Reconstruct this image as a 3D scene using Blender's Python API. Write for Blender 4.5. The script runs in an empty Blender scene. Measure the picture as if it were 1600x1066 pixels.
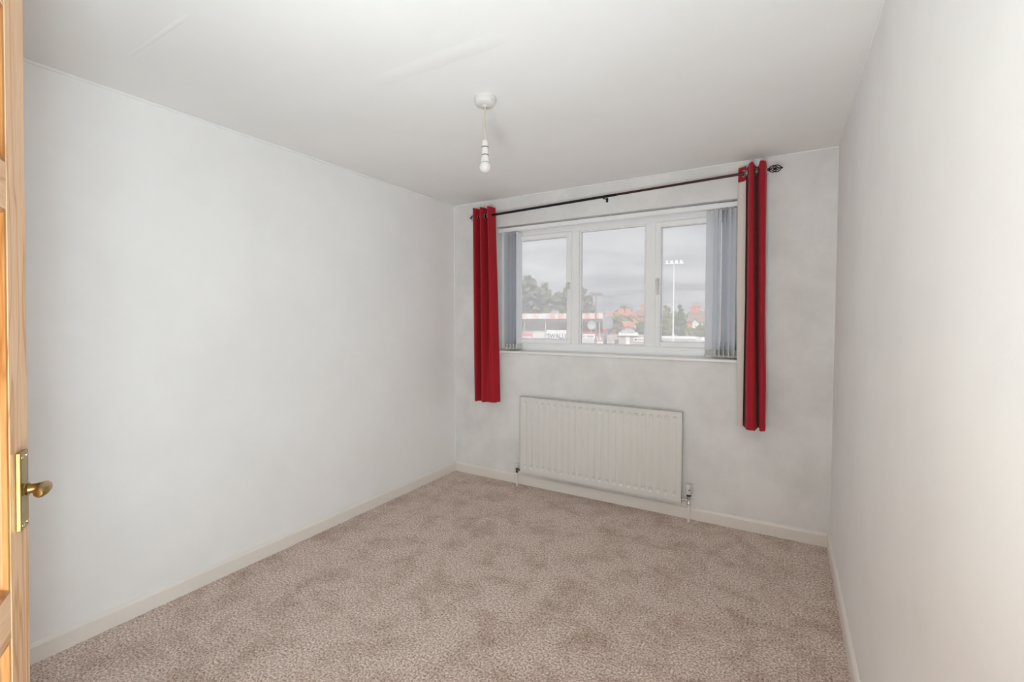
import bpy, bmesh, math, random
from mathutils import Vector, Matrix, noise as mnoise
R = math.radians
SC = bpy.context.scene
COL = SC.collection
rng = random.Random(7)

# ------------------------------------------------------------------ camera, world, light, exposure
CH, YAW, PITCH, FPX, CY = 1.381, 30.536, 2.028, 723.19, 525.0
cd = bpy.data.cameras.new('camera')
cd.sensor_width = 36.0
cd.lens = FPX / 1600 * 36
cd.shift_y = (CY - 533) / 1600
cd.clip_start = 0.02; cd.clip_end = 2000
cam = bpy.data.objects.new('camera', cd); COL.objects.link(cam)
cam.location = (0, 0, CH); cam.rotation_euler = (R(90 - PITCH), 0, R(YAW))
SC.camera = cam

vs = SC.view_settings
vs.view_transform = 'Standard'; vs.look = 'None'; vs.gamma = 1; vs.use_curve_mapping = False
vs.exposure = 0.0
SC.display_settings.display_device = 'sRGB'
SC.cycles.diffuse_bounces = 10; SC.cycles.max_bounces = 14; SC.cycles.transparent_max_bounces = 16; SC.cycles.filter_width = 1.15   # a white room lives on bounced light
SKY = 0.57          # radiance of the cloud deck near the horizon
FILL_W = 46.5    # power of the fill lamps added behind the camera

def build_world():
    w = bpy.data.worlds.new('overcast_sky'); SC.world = w; w.use_nodes = True
    n = w.node_tree.nodes; l = w.node_tree.links; n.clear()
    out = n.new('ShaderNodeOutputWorld'); bg = n.new('ShaderNodeBackground')
    tc = n.new('ShaderNodeTexCoord'); sep = n.new('ShaderNodeSeparateXYZ')
    l.new(tc.outputs['Generated'], sep.inputs[0])
    def math_(op, a, b=None, c=None):
        m = n.new('ShaderNodeMath'); m.operation = op
        for i, v in enumerate((a, b, c)):
            if v is None: continue
            if isinstance(v, (int, float)): m.inputs[i].default_value = v
            else: l.new(v, m.inputs[i])
        return m.outputs[0]
    z = math_('MAXIMUM', sep.outputs[2], 0.0)
    zz = math_('ADD', z, 0.13)
    comb = n.new('ShaderNodeCombineXYZ')
    l.new(math_('DIVIDE', sep.outputs[0], zz), comb.inputs[0])
    l.new(math_('DIVIDE', sep.outputs[1], zz), comb.inputs[1])
    nz = n.new('ShaderNodeTexNoise'); nz.inputs['Scale'].default_value = 0.9; nz.inputs['Detail'].default_value = 7
    nz.inputs['Roughness'].default_value = 0.55; nz.inputs['Distortion'].default_value = 0.4
    l.new(comb.outputs[0], nz.inputs['Vector'])
    ramp = n.new('ShaderNodeValToRGB')
    ramp.color_ramp.elements[0].position = 0.36; ramp.color_ramp.elements[0].color = (0.76, 0.775, 0.825, 1)
    ramp.color_ramp.elements[1].position = 0.66; ramp.color_ramp.elements[1].color = (1.36, 1.365, 1.39, 1)
    l.new(nz.outputs['Fac'], ramp.inputs[0])
    # standard overcast luminance: three times brighter overhead than at the horizon
    above = math_('MULTIPLY_ADD', math_('GREATER_THAN', sep.outputs[2], -0.03), 0.75, 0.25)     # the far ground below the horizon is darker than the sky
    lum = math_('MULTIPLY', math_('MULTIPLY', math_('MULTIPLY_ADD', z, 2.0, 1.0), above), SKY)
    l.new(ramp.outputs[0], bg.inputs[0]); l.new(lum, bg.inputs[1]); l.new(bg.outputs[0], out.inputs[0])
build_world()

# thin sun behind the house, lighting the fronts of the buildings opposite
sd = bpy.data.lights.new('sun', 'SUN'); sd.energy = 3.0; sd.angle = R(9); sd.color = (1.0, 0.96, 0.9)
so = bpy.data.objects.new('sun', sd); COL.objects.link(so); so.location = (6, -10, 14); so.rotation_euler = (R(62), 0, R(30))

def area_light(name, loc, rot, sx, sy, watts, col):
    ld = bpy.data.lights.new(name, 'AREA'); ld.shape = 'RECTANGLE'; ld.size = sx; ld.size_y = sy
    ld.energy = watts; ld.color = col
    o = bpy.data.objects.new(name, ld); COL.objects.link(o); o.location = loc; o.rotation_euler = rot
    return o
# two unseen fill lamps added in and behind the doorway to brighten the room
area_light('fill_light', (-0.33, -0.26, 0.80), (R(140), 0, R(66)), 0.55, 0.50, FILL_W, (0.83, 0.955, 1.0))
area_light('fill_light', (0.09, -0.085, 1.05), (R(97), 0, R(72)), 0.16, 1.90, FILL_W * 0.40, (0.83, 0.955, 1.0))

# ------------------------------------------------------------------ helpers
def tag(o, label=None, cat=None, group=None, kind=None):
    if label: o['label'] = label
    if cat: o['category'] = cat
    if group: o['group'] = group
    if kind: o['kind'] = kind
    return o

def empty(name, loc=(0, 0, 0), rot=(0, 0, 0)):
    o = bpy.data.objects.new(name, None); COL.objects.link(o)
    o.empty_display_size = 0.05; o.location = loc; o.rotation_euler = rot
    return o

def place(name, me, parent=None, loc=(0, 0, 0), rot=(0, 0, 0)):
    o = bpy.data.objects.new(name, me); COL.objects.link(o)
    o.parent = parent; o.location = loc; o.rotation_euler = rot
    return o

class MB:
    def __init__(s): s.bm = bmesh.new()
    def box(s, a, b, bevel=0, seg=1):
        x0, y0, z0 = (min(p, q) for p, q in zip(a, b)); x1, y1, z1 = (max(p, q) for p, q in zip(a, b))
        v = [s.bm.verts.new(p) for p in ((x0,y0,z0),(x1,y0,z0),(x1,y1,z0),(x0,y1,z0),(x0,y0,z1),(x1,y0,z1),(x1,y1,z1),(x0,y1,z1))]
        f = [s.bm.faces.new([v[i] for i in q]) for q in ((3,2,1,0),(4,5,6,7),(0,1,5,4),(1,2,6,5),(2,3,7,6),(3,0,4,7))]
        if bevel:
            ed = list({e for g in f for e in g.edges})
            bmesh.ops.bevel(s.bm, geom=ed, offset=bevel, segments=seg, affect='EDGES', profile=0.5)
        return s
    def prism(s, pts, axis, a, b):
        """polygon pts (2-D) extruded along axis from a to b"""
        def P(p, t):
            return {'x': (t, p[0], p[1]), 'y': (p[0], t, p[1]), 'z': (p[0], p[1], t)}[axis]
        A = [s.bm.verts.new(P(p, a)) for p in pts]; B = [s.bm.verts.new(P(p, b)) for p in pts]
        s.bm.faces.new(A[::-1]); s.bm.faces.new(B)
        for i in range(len(pts)):
            j = (i + 1) % len(pts); s.bm.faces.new((A[i], A[j], B[j], B[i]))
        return s
    def lathe(s, prof, seg=24, o=(0, 0, 0), axis='z', cap=True):
        rings = []
        for r, t in prof:
            ring = []
            for k in range(seg):
                a = 2 * math.pi * k / seg; c, d = r * math.cos(a), r * math.sin(a)
                p = {'z': (c, d, t), 'x': (t, c, d), 'y': (d, t, c)}[axis]
                ring.append(s.bm.verts.new((p[0] + o[0], p[1] + o[1], p[2] + o[2])))
            rings.append(ring)
        for A, B in zip(rings, rings[1:]):
            for k in range(seg):
                j = (k + 1) % seg; s.bm.faces.new((A[k], A[j], B[j], B[k]))
        if cap:
            s.bm.faces.new(rings[0][::-1]); s.bm.faces.new(rings[-1])
        return s
    def tube(s, pts, r, seg=10, cap=True):
        pts = [Vector(p) for p in pts]; rings = []
        rr = r if isinstance(r, (list, tuple)) else [r] * len(pts)
        n0 = None
        for i, p in enumerate(pts):
            t = (pts[min(i + 1, len(pts) - 1)] - pts[max(i - 1, 0)]).normalized()
            if n0 is None:
                n0 = t.orthogonal().normalized()
            n0 = (n0 - t * n0.dot(t)).normalized(); b = t.cross(n0)
            rings.append([s.bm.verts.new(p + rr[i] * (n0 * math.cos(2*math.pi*k/seg) + b * math.sin(2*math.pi*k/seg))) for k in range(seg)])
        for A, B in zip(rings, rings[1:]):
            for k in range(seg):
                j = (k + 1) % seg; s.bm.faces.new((A[k], A[j], B[j], B[k]))
        if cap:
            s.bm.faces.new(rings[0][::-1]); s.bm.faces.new(rings[-1])
        return s
    def grid(s, nu, nv, fn):
        V = [[s.bm.verts.new(fn(i / (nu - 1), j / (nv - 1))) for j in range(nv)] for i in range(nu)]
        for i in range(nu - 1):
            for j in range(nv - 1):
                s.bm.faces.new((V[i][j], V[i+1][j], V[i+1][j+1], V[i][j+1]))
        return s
    def mesh(s, name, mat, smooth=False, fix=True):
        if fix: bmesh.ops.recalc_face_normals(s.bm, faces=s.bm.faces)
        me = bpy.data.meshes.new(name); s.bm.to_mesh(me); s.bm.free()
        mats = mat if isinstance(mat, (list, tuple)) else [mat]
        for m in mats: me.materials.append(m)
        if smooth:
            for p in me.polygons: p.use_smooth = True
            try: me.set_sharp_from_angle(angle=R(smooth if smooth is not True else 40))
            except Exception: pass
        return me
    def build(s, name, mat, parent=None, loc=(0, 0, 0), rot=(0, 0, 0), smooth=False, fix=True):
        return place(name, s.mesh(name, mat, smooth, fix), parent, loc, rot)

def ray(px, py):
    y, p = R(YAW), R(PITCH)
    fw = Vector((-math.sin(y)*math.cos(p), math.cos(y)*math.cos(p), -math.sin(p)))
    rt = Vector((math.cos(y), math.sin(y), 0)); up = rt.cross(fw)
    return fw + rt * ((px - 800) / FPX) - up * ((py - CY) / FPX)
def at(px, py, d):
    """point of the outdoor scene seen at photo pixel (px, py), d metres out"""
    return Vector((0, 0, CH)) + ray(px, py) * d

# ------------------------------------------------------------------ materials
def new_mat(name):
    m = bpy.data.materials.new(name); m.use_nodes = True
    return m, m.node_tree.nodes, m.node_tree.links, m.node_tree.nodes['Principled BSDF']
def mat(name, col, rough=0.5, metal=0.0, var=0.0, vscale=8.0, bump=0.0, bscale=60.0, spec=0.5, detail=4, stretch=(1, 1, 1), alpha=None):
    m, n, l, b = new_mat(name)
    b.inputs['Roughness'].default_value = rough; b.inputs['Metallic'].default_value = metal
    b.inputs['Specular IOR Level'].default_value = spec
    b.inputs['Base Color'].default_value = (*col, 1)
    if var or bump:
        tc = n.new('ShaderNodeTexCoord'); mp = n.new('ShaderNodeMapping'); mp.inputs['Scale'].default_value = stretch
        l.new(tc.outputs['Object'], mp.inputs[0])
    if var:
        nz = n.new('ShaderNodeTexNoise'); nz.inputs['Scale'].default_value = vscale; nz.inputs['Detail'].default_value = detail
        l.new(mp.outputs[0], nz.inputs['Vector'])
        rp = n.new('ShaderNodeValToRGB'); e = rp.color_ramp.elements
        e[0].position = 0.3; e[1].position = 0.7
        e[0].color = (*[max(0, c * (1 - var)) for c in col], 1); e[1].color = (*[min(1, c * (1 + var)) for c in col], 1)
        l.new(nz.outputs['Fac'], rp.inputs[0]); l.new(rp.outputs[0], b.inputs['Base Color'])
    if bump:
        nb = n.new('ShaderNodeTexNoise'); nb.inputs['Scale'].default_value = bscale; nb.inputs['Detail'].default_value = 3
        l.new(mp.outputs[0], nb.inputs['Vector'])
        bp = n.new('ShaderNodeBump'); bp.inputs['Strength'].default_value = bump; bp.inputs['Distance'].default_value = 0.002
        l.new(nb.outputs['Fac'], bp.inputs['Height']); l.new(bp.outputs[0], b.inputs['Normal'])
    return m

def paint_mat(name, c0, c1, patch=2.2):
    """emulsion on plaster: thin patchy coats, roller texture and trowel unevenness"""
    m, n, l, b = new_mat(name)
    b.inputs['Roughness'].default_value = 0.75; b.inputs['Specular IOR Level'].default_value = 0.2
    tc = n.new('ShaderNodeTexCoord')
    a = n.new('ShaderNodeTexNoise'); a.inputs['Scale'].default_value = patch; a.inputs['Detail'].default_value = 6; a.inputs['Roughness'].default_value = 0.6
    l.new(tc.outputs['Object'], a.inputs['Vector'])
    rp = n.new('ShaderNodeValToRGB'); e = rp.color_ramp.elements
    e[0].position = 0.36; e[0].color = (*c0, 1); e[1].position = 0.62; e[1].color = (*c1, 1)
    l.new(a.outputs['Fac'], rp.inputs[0]); l.new(rp.outputs[0], b.inputs['Base Color'])
    f = n.new('ShaderNodeTexNoise'); f.inputs['Scale'].default_value = 220; f.inputs['Detail'].default_value = 2
    g = n.new('ShaderNodeTexNoise'); g.inputs['Scale'].default_value = 9; g.inputs['Detail'].default_value = 3
    l.new(tc.outputs['Object'], f.inputs['Vector']); l.new(tc.outputs['Object'], g.inputs['Vector'])
    b1 = n.new('ShaderNodeBump'); b1.inputs['Strength'].default_value = 0.10; b1.inputs['Distance'].default_value = 0.002
    b2 = n.new('ShaderNodeBump'); b2.inputs['Strength'].default_value = 0.10; b2.inputs['Distance'].default_value = 0.012
    l.new(f.outputs['Fac'], b1.inputs['Height']); l.new(g.outputs['Fac'], b2.inputs['Height'])
    l.new(b1.outputs[0], b2.inputs['Normal']); l.new(b2.outputs[0], b.inputs['Normal'])
    return m

def carpet_mat():
    m, n, l, b = new_mat('twist_pile_carpet')
    b.inputs['Roughness'].default_value = 1.0; b.inputs['Specular IOR Level'].default_value = 0.05
    b.inputs['Sheen Weight'].default_value = 0.15
    tc = n.new('ShaderNodeTexCoord')
    f = n.new('ShaderNodeTexNoise'); f.inputs['Scale'].default_value = 110; f.inputs['Detail'].default_value = 4; f.inputs['Roughness'].default_value = 0.8
    l.new(tc.outputs['Object'], f.inputs['Vector'])
    rp = n.new('ShaderNodeValToRGB'); e = rp.color_ramp.elements
    e[0].position = 0.38; e[0].color = (0.24, 0.165, 0.13, 1)
    e[1].position = 0.62; e[1].color = (0.94, 0.82, 0.74, 1)
    k = e.new(0.5); k.color = (0.62, 0.495, 0.435, 1)
    l.new(f.outputs['Fac'], rp.inputs[0])
    # trodden patches where the pile lies another way
    a = n.new('ShaderNodeTexNoise'); a.inputs['Scale'].default_value = 5.0; a.inputs['Detail'].default_value = 9; a.inputs['Roughness'].default_value = 0.74
    a.inputs['Distortion'].default_value = 0.25
    l.new(tc.outputs['Object'], a.inputs['Vector'])
    r2 = n.new('ShaderNodeValToRGB'); e2 = r2.color_ramp.elements
    e2[0].position = 0.34; e2[0].color = (0.68, 0.615, 0.565, 1); e2[1].position = 0.54; e2[1].color = (1, 1, 1, 1)
    l.new(a.outputs['Fac'], r2.inputs[0])
    mx = n.new('ShaderNodeMix'); mx.data_type = 'RGBA'; mx.blend_type = 'MULTIPLY'; mx.inputs[0].default_value = 0.9
    l.new(rp.outputs[0], mx.inputs[6]); l.new(r2.outputs[0], mx.inputs[7]); l.new(mx.outputs[2], b.inputs['Base Color'])
    bp = n.new('ShaderNodeBump'); bp.inputs['Strength'].default_value = 0.6; bp.inputs['Distance'].default_value = 0.004
    l.new(f.outputs['Fac'], bp.inputs['Height']); l.new(bp.outputs[0], b.inputs['Normal'])
    return m

def pine_mat(name, along, k3=((0.79, 0.53, 0.33), (0.76, 0.48, 0.275), (0.58, 0.30, 0.13))):
    m, n, l, b = new_mat(name)
    b.inputs['Roughness'].default_value = 0.42; b.inputs['Specular IOR Level'].default_value = 0.4
    tc = n.new('ShaderNodeTexCoord'); mp = n.new('ShaderNodeMapping')
    s = [1, 1, 1]; s['xyz'.index(along)] = 0.07
    mp.inputs['Scale'].default_value = s
    l.new(tc.outputs['Object'], mp.inputs[0])
    nz = n.new('ShaderNodeTexNoise'); nz.inputs['Scale'].default_value = 7; nz.inputs['Detail'].default_value = 3; nz.inputs['Distortion'].default_value = 0.6
    l.new(mp.outputs[0], nz.inputs['Vector'])
    mu = n.new('ShaderNodeMath'); mu.operation = 'MULTIPLY'; mu.inputs[1].default_value = 20
    fr = n.new('ShaderNodeMath'); fr.operation = 'PINGPONG'; fr.inputs[1].default_value = 1
    l.new(nz.outputs['Fac'], mu.inputs[0]); l.new(mu.outputs[0], fr.inputs[0])
    rp = n.new('ShaderNodeValToRGB'); e = rp.color_ramp.elements
    e[0].position = 0.0; e[0].color = (*k3[0], 1)
    e[1].position = 1.0; e[1].color = (*k3[2], 1)
    k = e.new(0.78); k.color = (*k3[1], 1)
    l.new(fr.outputs[0], rp.inputs[0])
    fn = n.new('ShaderNodeTexNoise'); fn.inputs['Scale'].default_value = 160; fn.inputs['Detail'].default_value = 2
    l.new(mp.outputs[0], fn.inputs['Vector'])
    mx = n.new('ShaderNodeMix'); mx.data_type = 'RGBA'; mx.blend_type = 'SOFT_LIGHT'; mx.inputs[0].default_value = 0.5
    l.new(rp.outputs[0], mx.inputs[6]); l.new(fn.outputs['Fac'], mx.inputs[7]); l.new(mx.outputs[2], b.inputs['Base Color'])
    return m

def glass_mat():
    """double glazing: clear, a weak mirror, and an added milky veil imitating haze"""
    m, n, l, b = new_mat('veiled_window_glass'); n.remove(b); out = n['Material Output']
    t = n.new('ShaderNodeBsdfTransparent'); t.inputs[0].default_value = (0.97, 0.975, 0.975, 1)
    g = n.new('ShaderNodeBsdfGlossy'); g.inputs['Roughness'].default_value = 0.03; g.inputs[0].default_value = (1, 1, 1, 1)
    d = n.new('ShaderNodeBsdfTranslucent'); d.inputs[0].default_value = (0.95, 0.95, 0.96, 1)  # translucent layer added to imitate haze over the outdoor view
    m1 = n.new('ShaderNodeMixShader'); m1.inputs[0].default_value = 0.33
    l.new(t.outputs[0], m1.inputs[1]); l.new(d.outputs[0], m1.inputs[2])
    fr = n.new('ShaderNodeFresnel'); fr.inputs[0].default_value = 1.3
    m2 = n.new('ShaderNodeMixShader'); l.new(fr.outputs[0], m2.inputs[0]); l.new(m1.outputs[0], m2.inputs[1]); l.new(g.outputs[0], m2.inputs[2])
    l.new(m2.outputs[0], out.inputs[0])
    return m

def cloth_mat(name, col, trans=0.2, bump=0.25):
    m, n, l, b = new_mat(name); out = n['Material Output']
    b.inputs['Base Color'].default_value = (*col, 1); b.inputs['Roughness'].default_value = 0.7
    b.inputs['Specular IOR Level'].default_value = 0.25; b.inputs['Sheen Weight'].default_value = 0.1
    tc = n.new('ShaderNodeTexCoord'); nz = n.new('ShaderNodeTexNoise'); nz.inputs['Scale'].default_value = 300; nz.inputs['Detail'].default_value = 1
    l.new(tc.outputs['Object'], nz.inputs['Vector'])
    bp = n.new('ShaderNodeBump'); bp.inputs['Strength'].default_value = bump; bp.inputs['Distance'].default_value = 0.001
    l.new(nz.outputs['Fac'], bp.inputs['Height']); l.new(bp.outputs[0], b.inputs['Normal'])
    if trans:
        t = n.new('ShaderNodeBsdfTranslucent'); t.inputs[0].default_value = (*col, 1)
        mx = n.new('ShaderNodeMixShader'); mx.inputs[0].default_value = trans
        l.new(b.outputs[0], mx.inputs[1]); l.new(t.outputs[0], mx.inputs[2]); l.new(mx.outputs[0], out.inputs[0])
    return m

M = {}
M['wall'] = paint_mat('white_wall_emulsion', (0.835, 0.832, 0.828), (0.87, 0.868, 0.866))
M['wall_back'] = paint_mat('thin_shaded_emulsion', (0.72, 0.706, 0.695), (0.81, 0.80, 0.79), 3.0)  # patchy thin coat, darkened overall to carry the window wall's shade
M['ceiling'] = paint_mat('white_ceiling_emulsion', (0.84, 0.832, 0.82), (0.865, 0.858, 0.85), 1.6)
M['carpet'] = carpet_mat()
M['skirting'] = mat('cream_gloss_paint', (0.80, 0.755, 0.705), 0.35, var=0.03, vscale=3)
M['sill'] = mat('white_gloss_paint', (0.88, 0.87, 0.86), 0.3, var=0.02, vscale=4)
M['upvc'] = mat('white_upvc', (0.88, 0.88, 0.885), 0.3, var=0.015, vscale=5)
M['gasket'] = mat('grey_rubber_gasket', (0.10, 0.10, 0.11), 0.6, var=0.1)
M['glass'] = glass_mat()
M['pine_z'] = pine_mat('waxed_pine_upright', 'z'); M['pine_x'] = pine_mat('waxed_pine_level', 'x'); M['pine_p'] = pine_mat('orange_pine_panel', 'z', ((0.56, 0.27, 0.09), (0.50, 0.22, 0.065), (0.40, 0.15, 0.035)))
M['brass'] = mat('aged_brass', (0.40, 0.27, 0.11), 0.34, 1.0, var=0.18, vscale=25)
M['screw'] = mat('bright_brass_screw', (0.80, 0.70, 0.50), 0.25, 1.0, var=0.1)
M['red'] = cloth_mat('red_faux_silk', (0.40, 0.010, 0.021), 0.06)
M['cream'] = cloth_mat('cream_lining', (0.87, 0.81, 0.75), 0.3)
M['slat'] = cloth_mat('white_blind_fabric', (0.91, 0.92, 0.94), 0.58, 0.1)
M['weight'] = mat('grey_white_plastic', (0.60, 0.585, 0.56), 0.5, var=0.1, vscale=60)
M['plastic'] = mat('white_plastic', (0.70, 0.68, 0.655), 0.35, var=0.02)
M['cord'] = mat('aged_flex', (0.62, 0.50, 0.40), 0.5, var=0.05)
M['dark'] = mat('black_plastic', (0.035, 0.03, 0.03), 0.5, var=0.1)
M['iron'] = mat('black_iron', (0.018, 0.016, 0.016), 0.35, 0.6, var=0.1)
M['pole'] = mat('pole_red_reflection', (0.055, 0.028, 0.024), 0.28, 0.75, var=0.15, vscale=3)  # reddish brown paints in the red curtains' reflection on dark metal
M['enamel'] = mat('ivory_radiator_enamel', (0.73, 0.712, 0.682), 0.35, var=0.015)
M['chrome'] = mat('dull_chrome', (0.62, 0.63, 0.65), 0.25, 1.0, var=0.1, vscale=40)
M['brassdark'] = mat('tarnished_brass', (0.16, 0.12, 0.09), 0.45, 0.9, var=0.2, vscale=40)
M['eyelet'] = mat('dull_bronze_eyelet', (0.42, 0.33, 0.28), 0.4, 0.8, var=0.1)
def bulb_mat():
    m = mat('pearl_bulb_glass', (0.68, 0.66, 0.645), 0.12, var=0.01)
    m.node_tree.nodes['Principled BSDF'].inputs['Subsurface Weight'].default_value = 0.2
    return m
M['bulb'] = bulb_mat()

# ------------------------------------------------------------------ room shell
XL, XR, YB, YN, H = -2.585, 0.256, 3.357, -0.055, 2.40
WX0, WX1, WZ0, WZ1 = -2.142, -0.165, 1.10, 2.168    # window opening
TH = 0.28
def struct(o): o['kind'] = 'structure'; return o

struct(MB().box((XL - .1, YN - .13, -.06), (XR + .1, YB + .02, 0)).build('floor', M['carpet']))
ceil = struct(MB().box((XL - .1, YN - .13, H), (XR + .1, YB + TH, H + .08)).build('ceiling', M['ceiling']))
struct(MB().box((XL - .1, YN - .13, -.05), (XL, YB + TH, H)).build('wall_left', M['wall']))
struct(MB().box((XR, YN - .13, -.05), (XR + .1, YB + TH, H)).build('wall_right', M['wall']))
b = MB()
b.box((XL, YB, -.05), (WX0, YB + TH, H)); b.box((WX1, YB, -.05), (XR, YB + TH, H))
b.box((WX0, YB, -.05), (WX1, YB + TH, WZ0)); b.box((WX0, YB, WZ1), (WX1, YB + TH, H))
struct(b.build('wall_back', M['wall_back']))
DX0, DX1, DH = -0.635, 0.145, 2.06                    # doorway opening behind the camera
b = MB()
b.box((XL, YN - .12, -.05), (DX0 - .02, YN, H)); b.box((DX1 + .02, YN - .12, -.05), (XR, YN, H)); b.box((DX0 - .02, YN - .12, DH + .02), (DX1 + .02, YN, H))
struct(b.build('wall_front', M['wall']))
b = MB(); b.box((DX0 - .02, YN - .12, 0), (DX0, YN, DH + .02)); b.box((DX1, YN - .12, 0), (DX1 + .02, YN, DH + .02)); b.box((DX0, YN - .12, DH), (DX1, YN, DH + .02))
struct(b.build('trim_1', M['pine_z']))

SKT, SKH = 0.015, 0.082
def skirting(name, p, q, nrm):
    """moulded board with a rounded top edge along the wall from p to q"""
    prof = [(0, 0), (SKT, 0), (SKT, SKH - .016), (SKT - .002, SKH - .010), (SKT - .006, SKH - .004), (0.003, SKH), (0, SKH)]
    p, q, nrm = Vector(p), Vector(q), Vector(nrm); s = MB(); V = []
    for e in (p, q): V.append([s.bm.verts.new(e + nrm * a + Vector((0, 0, z))) for a, z in prof])
    for i in range(len(prof)):
        j = (i + 1) % len(prof); s.bm.faces.new((V[0][i], V[0][j], V[1][j], V[1][i]))
    s.bm.faces.new(V[0]); s.bm.faces.new(V[1][::-1])
    return struct(s.build(name, M['skirting']))
skirting('baseboard_left', (XL, YN, 0), (XL, YB, 0), (1, 0, 0))
skirting('baseboard_right', (XR, YN, 0), (XR, YB, 0), (-1, 0, 0))
skirting('baseboard_back', (XL + SKT, YB, 0), (XR - SKT, YB, 0), (0, -1, 0))
# uneven caulk bead where walls and ceiling meet
def bead(name, p, q, r, m):
    p, q = Vector(p), Vector(q); n = 60; pts = []; rr = []
    for i in range(n + 1):
        t = i / n; pts.append(p.lerp(q, t)); rr.append(r * (0.75 + 0.6 * abs(mnoise.noise(Vector((t * 23, p.x, p.y))))))
    return struct(MB().tube(pts, rr, 8).build(name, m, smooth=60))
bead('trim_2', (XL, YN, H), (XL, YB, H), .011, M['wall'])
bead('trim_3', (XL, YB, H), (XR, YB, H), .007, M['wall'])
bead('trim_4', (XR, YN, H), (XR, YB, H), .006, M['wall'])
bead('trim_5', (XL, YB, SKH), (XL, YB, H), .006, M['wall'])
# plaster ridges on the ceiling boards' joints
def ridge(p0, p1, w, seed):
    n = 40; pts = []
    a = Vector((*p0, H)); c = Vector((*p1, H)); d = (c - a).normalized(); s = Vector((-d.y, d.x, 0))
    m = MB()
    def fn(u, v):
        p = a.lerp(c, u) + s * (mnoise.noise(Vector((u * 9, seed, 0))) * .006)
        hgt = math.sin(math.pi * v) * math.sin(math.pi * min(1, u * 6) / 2) * math.sin(math.pi * min(1, (1 - u) * 6) / 2)
        return p + s * ((v - .5) * w) - Vector((0, 0, hgt * .0035 * (0.7 + .6 * mnoise.noise(Vector((u * 14, seed, 3)))) - .0004))
    m.grid(n, 7, fn)
    return m.build('plaster_ridge', M['ceiling'], ceil, smooth=True)
def on_ceiling(px, py):
    r_ = ray(px, py); t = (H - CH) / r_.z; return (r_.x * t, r_.y * t)
ridge(on_ceiling(196, 92), on_ceiling(300, 20), .022, 1)
ridge(on_ceiling(580, 132), on_ceiling(800, 52), .10, 2)

# landing behind the doorway
LY = YN - .13
b = MB(); b.box((-1.6, LY - 1.3, -.06), (1.2, LY, 0)); struct(b.build('floor_landing', M['carpet']))
b = MB(); b.box((-1.6, LY - 1.3, H), (1.2, LY, H + .08)); struct(b.build('ceiling_landing', M['ceiling']))
b = MB(); b.box((-1.7, LY - 1.4, -.05), (1.3, LY - 1.3, H + .08)); b.box((-1.7, LY - 1.3, -.05), (-1.6, LY + .012, H + .08)); b.box((1.2, LY - 1.3, -.05), (1.3, LY + .02, H + .08))
b.box((XR, LY - .01, -.05), (1.2, LY + .13, H))
struct(b.build('wall_landing', M['wall']))

# ------------------------------------------------------------------ window
def wp(mb, name, m, parent, smooth=False):
    """a part or sub-part whose mesh is given in room coordinates (unrotated things)"""
    loc = -Vector(parent.location) if parent.parent is None and parent.type == 'EMPTY' else (0, 0, 0)
    return mb.build(name, m, parent, loc, smooth=smooth)
FY = YB + 0.100          # room face of the fixed frame
win = struct(empty('window_1', ((WX0 + WX1) / 2, FY, WZ0)))
OFT, OFB, OFS = 0.085, 0.083, 0.045
ML0, ML1, MR0, MR1 = -1.483, -1.421, -0.894, -0.820      # mullions
def ring(mb, x0, x1, z0, z1, wl, wr, wb, wt, y0, y1, bevel=.003):
    mb.box((x0, y0, z0), (x0 + wl, y1, z1), bevel); mb.box((x1 - wr, y0, z0), (x1, y1, z1), bevel)
    mb.box((x0 + wl - .001, y0, z0), (x1 - wr + .001, y1, z0 + wb), bevel); mb.box((x0 + wl - .001, y0, z1 - wt), (x1 - wr + .001, y1, z1), bevel)
    return mb
wp(ring(MB(), WX0, WX1, WZ0, WZ1, OFS, OFS, OFB, OFT, FY, FY + .065), 'outer_frame', M['upvc'], win)
for a, c in ((ML0, ML1), (MR0, MR1)):
    wp(MB().box((a, FY - .001, WZ0 + OFB - .002), (c, FY + .06, WZ1 - OFT + .002), .003), 'mullion', M['upvc'], win)
def pane(x0, x1, z0, z1, y, parent):
    o = wp(MB().box((x0, y, z0), (x1, y + .004, z1)), 'pane', M['glass'], parent)
    s = .0035
    wp(ring(MB(), x0, x1, z0, z1, s, s, s, s, y - .003, y - .0002, 0), 'gasket', M['gasket'], parent)
    return o
wp(ring(MB(), ML1, MR0, WZ0 + OFB - .004, WZ1 - OFT + .004, .012, .012, .012, .012, FY + .012, FY + .05, .004), 'glazing_bead', M['upvc'], win)
pane(ML1 + .009, MR0 - .009, WZ0 + OFB + .005, WZ1 - OFT - .005, FY + .035, win)
def handle(parent, x, z, y, flip):
    s = MB().box((x - .011, y - .010, z - .028), (x + .011, y, z + .028), .004, 2)
    s.lathe([(.009, y - .030), (.009, y - .008)], 14, (x, 0, z + .008), 'y')
    s.tube([(x, y - .030, z + .012), (x + flip * .003, y - .036, z - .010), (x + flip * .007, y - .040, z - .055), (x + flip * .008, y - .036, z - .098)], [.0095, .0085, .0075, .006], 10)
    return wp(s, 'handle', M['plastic'], parent, smooth=40)
def sash(x0, x1, hx, flip):
    z0, z1 = WZ0 + OFB - .003, WZ1 - OFT + .004
    y0 = FY - .016
    o = wp(ring(MB(), x0, x1, z0, z1, .041, .041, .041, .041, y0, FY + .05, .005), 'sash', M['upvc'], win)
    pane(x0 + .038, x1 - .038, z0 + .038, z1 - .038, FY + .018, o)
    handle(o, hx, (z0 + z1) / 2 + .02, y0, flip)
sash(WX0 + OFS - .006, ML0 + .002, ML0 - .018, -1)
sash(MR1 - .002, WX1 - OFS + .006, MR1 + .018, 1)
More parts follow.
